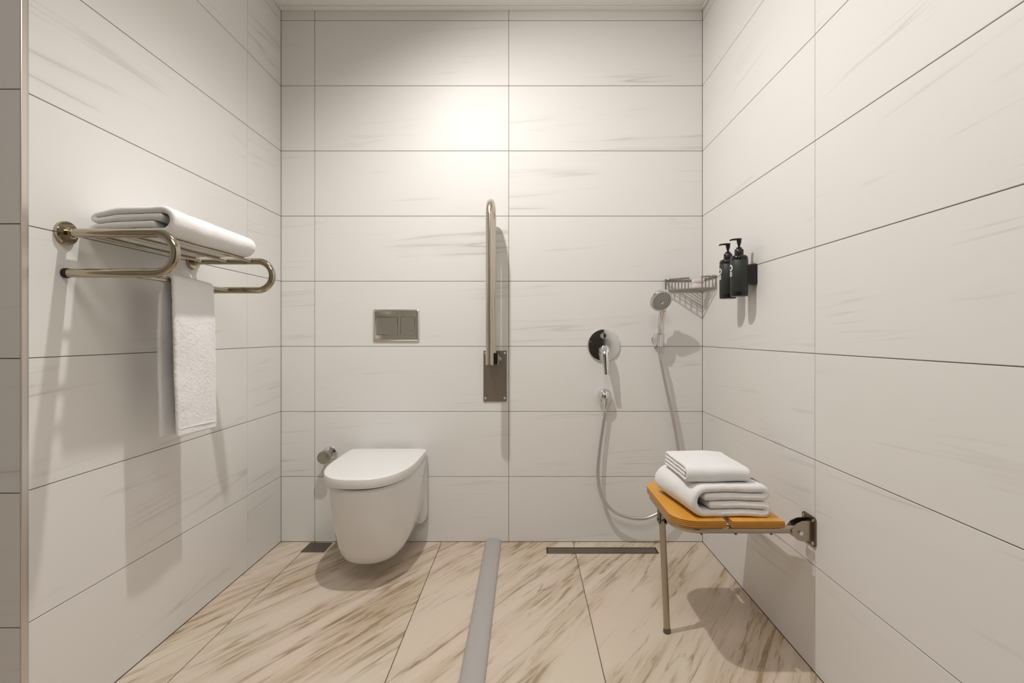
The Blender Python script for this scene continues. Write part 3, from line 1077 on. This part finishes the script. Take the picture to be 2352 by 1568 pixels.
# two folded towels on the bench
BT = 0.4286
def place3(u, w_, v):
    a = math.radians(9.0)
    x, y = u - 0.0, v
    return (0.474 + x * math.cos(a) - y * math.sin(a), 1.425 + x * math.sin(a) * 0.35 + y * math.cos(a), BT + 0.0005 + w_)
def edge3(u, w_, v):
    return (u, w_ * (1 - 0.04 * v / 0.25), v + 0.006 * math.sin(u * 20))
o = link_mesh('folded_towel', towel_mesh(fold_path(0.232, 0.0222, 1.06, 0.022), 0.0222, 0.262, 0.004, 0.0045, place3, 21.3, 0.0026, edge=edge3), 'towel', None, angle=80)
tag(o, 'large white folded towel on the wooden bench, under a smaller one', 'towel', 'white towels')
UT = BT + 4 * 0.0222 * 1.045 + 0.0012
def place4(u, w_, v):
    a = math.radians(1.5)
    return (0.470 + v * math.cos(a) - u * math.sin(a), 1.447 + u * math.cos(a) + v * math.sin(a), UT + w_)
def edge4(u, w_, v):
    return (u, w_ * (1 - 0.12 * max(0, (v - 0.12) / 0.065)), v)
o = link_mesh('folded_towel', towel_mesh(fold_path(0.215, 0.0112, 1.08, 0.01), 0.0112, 0.186, 0.0026, 0.0040, place4, 33.3, 0.0022, edge=edge4), 'towel', None, angle=80)
tag(o, 'small white folded towel on top of the bench towel stack', 'towel', 'white towels')

# ------------------------------------------------------------------ folding shower bench
t = thing('folding_shower_bench', 'fold-down shower bench with orange plywood seat on the right wall', 'shower bench', (0, 0, 0))
def slab(x0, x1, y0, y1, rl):
    pts = []
    if rl:
        pts += [(x0 + rl + rl * math.cos(a), y0 + rl + rl * math.sin(a)) for a in (PI + PI / 2 * k / 10 for k in range(11))]
    else:
        pts += [(x0, y0)]
    pts += [(x1, y0), (x1, y1)]
    if rl:
        pts += [(x0 + rl + rl * math.cos(a), y1 - rl + rl * math.sin(a)) for a in (PI / 2 + PI / 2 * k / 10 for k in range(11))]
    else:
        pts += [(x0, y1)]
    return pts
for x0, x1, rl in ((0.4215, 0.5675, 0.072), (0.5835, 0.7310, 0.0)):
    bm = bmesh.new()
    prism(bm, slab(x0, x1, 1.408, 1.796, rl), 0.4085, BT, 0.0028, 2)
    o = finish('seat_slat', bm, 'wood', t, angle=40)
FZ, FR = 0.3965, 0.0113
bm = bmesh.new()
rc = 0.066
xa, ya, yb = 0.4375, 1.434, 1.774
pts = [(0.772, ya, FZ), (0.60, ya, FZ)] + arc((xa + rc, ya + rc, FZ), rc, 1.5 * PI, PI, 10, (1, 0, 0), (0, 1, 0)) + arc((xa + rc, yb - rc, FZ), rc, PI, PI / 2, 10, (1, 0, 0), (0, 1, 0)) + [(0.60, yb, FZ), (0.772, yb, FZ)]
tube(bm, pts, FR, 20)
finish('frame', bm, 'bench_steel', t, angle=50)
for sx in (0.505, 0.603, 0.705):
    for sy in (ya, yb):
        bm = bmesh.new()
        lathe(bm, [(0.0042, 0.0), (0.0042, -0.0035), (0.003, -0.005)], (sx, sy, FZ - FR + 0.0006), (0, 0, 1), 10)
        finish('bolt', bm, 'dark_steel', t, smooth=False)
for by in (ya, yb):
    bm = bmesh.new()
    PLW, PLH = 0.033, 0.0415
    loft(bm, [[(x, by + 0.003 + dy, FZ + dz) for dy, dz in ((-PLW + .006, -PLH), (PLW - .006, -PLH), (PLW, -PLH + .006), (PLW, PLH - .006), (PLW - .006, PLH), (-PLW + .006, PLH), (-PLW, PLH - .006), (-PLW, -PLH + .006))]
              for x in (XR - 0.0006, XR - 0.0055)])
    br = finish('wall_bracket', bm, 'dark_steel', t, smooth=False)
    for dy in (-0.024, 0.024):
        for dz in (-0.032, 0.032):
            bm = bmesh.new()
            lathe(bm, [(0.0046, 0.0), (0.0042, 0.0016), (0.0015, 0.0026)], (XR - 0.0056, by + 0.003 + dy, FZ + dz), (-1, 0, 0), 12)
            finish('screw', bm, 'chrome', br)
    for dy in (-0.0165, 0.0135):
        bm = bmesh.new()
        prof = [(XR - 0.0056, 0.030), (XR - 0.032, 0.028), (XR - 0.050, 0.020), (XR - 0.062, 0.004), (XR - 0.060, -0.012), (XR - 0.046, -0.025), (XR - 0.030, -0.029), (XR - 0.0056, -0.026)]
        loft(bm, [[(x, by + dy + e, FZ + z) for x, z in prof] for e in (0.0, 0.0032)])
        finish('hinge_ear', bm, 'bench_steel', br, smooth=False)
    bm = bmesh.new()
    lathe(bm, [(0.0058, -0.022), (0.0058, 0.022)], (XR - 0.0385, by, FZ - 0.004), (0, 1, 0), 12)
    finish('hinge_pin', bm, 'chrome', br)
# leg
ly = 1.604
bm = bmesh.new()
tube(bm, [(0.4385, ly, 0.378), (0.4545, ly, 0.012)], 0.0102, 18)
lg = finish('leg', bm, 'bench_steel', t)
bm = bmesh.new()
lathe(bm, [(0.0108, 0.0006), (0.0122, 0.002), (0.0120, 0.009), (0.0106, 0.014), (0.0104, 0.016)], (0.4548, ly, 0), (0, 0, 1), 20)
finish('foot', bm, 'dark_steel', lg)
bm = bmesh.new()
box(bm, (0.4265, ly - 0.0135, 0.350), (0.4300, ly + 0.0135, 0.392), 0.001, 1)
box(bm, (0.4490, ly - 0.0135, 0.350), (0.4525, ly + 0.0135, 0.392), 0.001, 1)
box(bm, (0.4265, ly - 0.0135, 0.3835), (0.4525, ly + 0.0135, 0.3870), 0.001, 1)
lathe(bm, [(0.0048, -0.017), (0.0048, 0.017)], (0.4395, ly, 0.364), (1, 0, 0), 10)
lathe(bm, [(0.0045, 0.0), (0.003, 0.004)], (0.4395, ly - 0.0102, 0.362), (0, -1, 0), 10)
finish('leg_hinge', bm, 'dark_steel', lg, smooth=False)

# ------------------------------------------------------------------ floor fittings
bm = bmesh.new()
xc, hw, ht = -0.1455, 0.0365, 0.0175
prof = [(-hw, 0.0006), (-hw, 0.0025)] + [(hw * 0.97 * -math.cos(PI * k / 14), 0.0025 + (ht - 0.0025) * math.sin(PI * k / 14) ** 0.8) for k in range(1, 14)] + [(hw, 0.0025), (hw, 0.0006)]
loft(bm, [[(xc + a, y, z) for a, z in prof] for y in (DB - 0.0008, DB - 0.02, 1.4, 0.8, 0.25)])
tag(finish('shower_threshold', bm, 'rubber_strip', None, angle=50), 'grey half-round rubber threshold strip across the floor', 'threshold')

dx0, dx1, dy0, dy1 = 0.094, 0.5845, 2.181, 2.2425
t = thing('linear_drain', 'long dark steel slot drain in the floor at the back wall', 'drain', ((dx0 + dx1) / 2, (dy0 + dy1) / 2, 0))
hx_, hy2 = (dx1 - dx0) / 2, (dy1 - dy0) / 2
bm = bmesh.new()
for lo, hi in (((-hx_, -hy2), (hx_, -hy2 + 0.003)), ((-hx_, hy2 - 0.003), (hx_, hy2)), ((-hx_, -hy2), (-hx_ + 0.003, hy2)), ((hx_ - 0.003, -hy2), (hx_, hy2))):
    box(bm, (*lo, 0.0003), (*hi, 0.0016))
finish('drain_frame', bm, 'dark_steel', t, smooth=False)
bm = bmesh.new()
box(bm, (-hx_ + 0.0065, -hy2 + 0.0065, 0.0005), (hx_ - 0.0065, hy2 - 0.0065, 0.0014), 0.0004, 1)
finish('drain_cover', bm, 'drain', t, smooth=False)
bm = bmesh.new()
box(bm, (-hx_ + 0.003, -hy2 + 0.003, 0.00015), (hx_ - 0.003, hy2 - 0.003, 0.0003))
finish('drain_slot', bm, 'hole', t, smooth=False)

sx0, sx1, sy0, sy1 = -0.985, -0.881, 2.194, 2.296
t = thing('floor_drain', 'small square dark floor drain grate beside the toilet', 'drain', ((sx0 + sx1) / 2, (sy0 + sy1) / 2, 0))
h = 0.052
bm = bmesh.new()
box(bm, (-h, -h + 0.001, 0.0003), (h, h - 0.001, 0.0022), 0.0006, 1)
fr_ = finish('grate', bm, 'drain', t, smooth=False)
bm = bmesh.new()
def slot(x0, x1, y0, y1):
    box(bm, (x0, y0, 0.0021), (x1, y1, 0.0024))
for i in range(7):
    for j in range(7):
        x = -0.036 + 0.012 * i
        y = -0.036 + 0.012 * j
        if (i + j) % 2 == 0:
            slot(x - 0.0040, x + 0.0040, y - 0.0018, y + 0.0018)
        else:
            slot(x - 0.0018, x + 0.0018, y - 0.0040, y + 0.0040)
for s in (-1, 1):
    slot(-0.046, 0.046, s * 0.0465 - 0.0008, s * 0.0465 + 0.0008)
    slot(s * 0.0465 - 0.0008, s * 0.0465 + 0.0008, -0.046, 0.046)
sl = finish('grate_slots', bm, 'hole', t, smooth=False)
sl['kind'] = 'stuff'
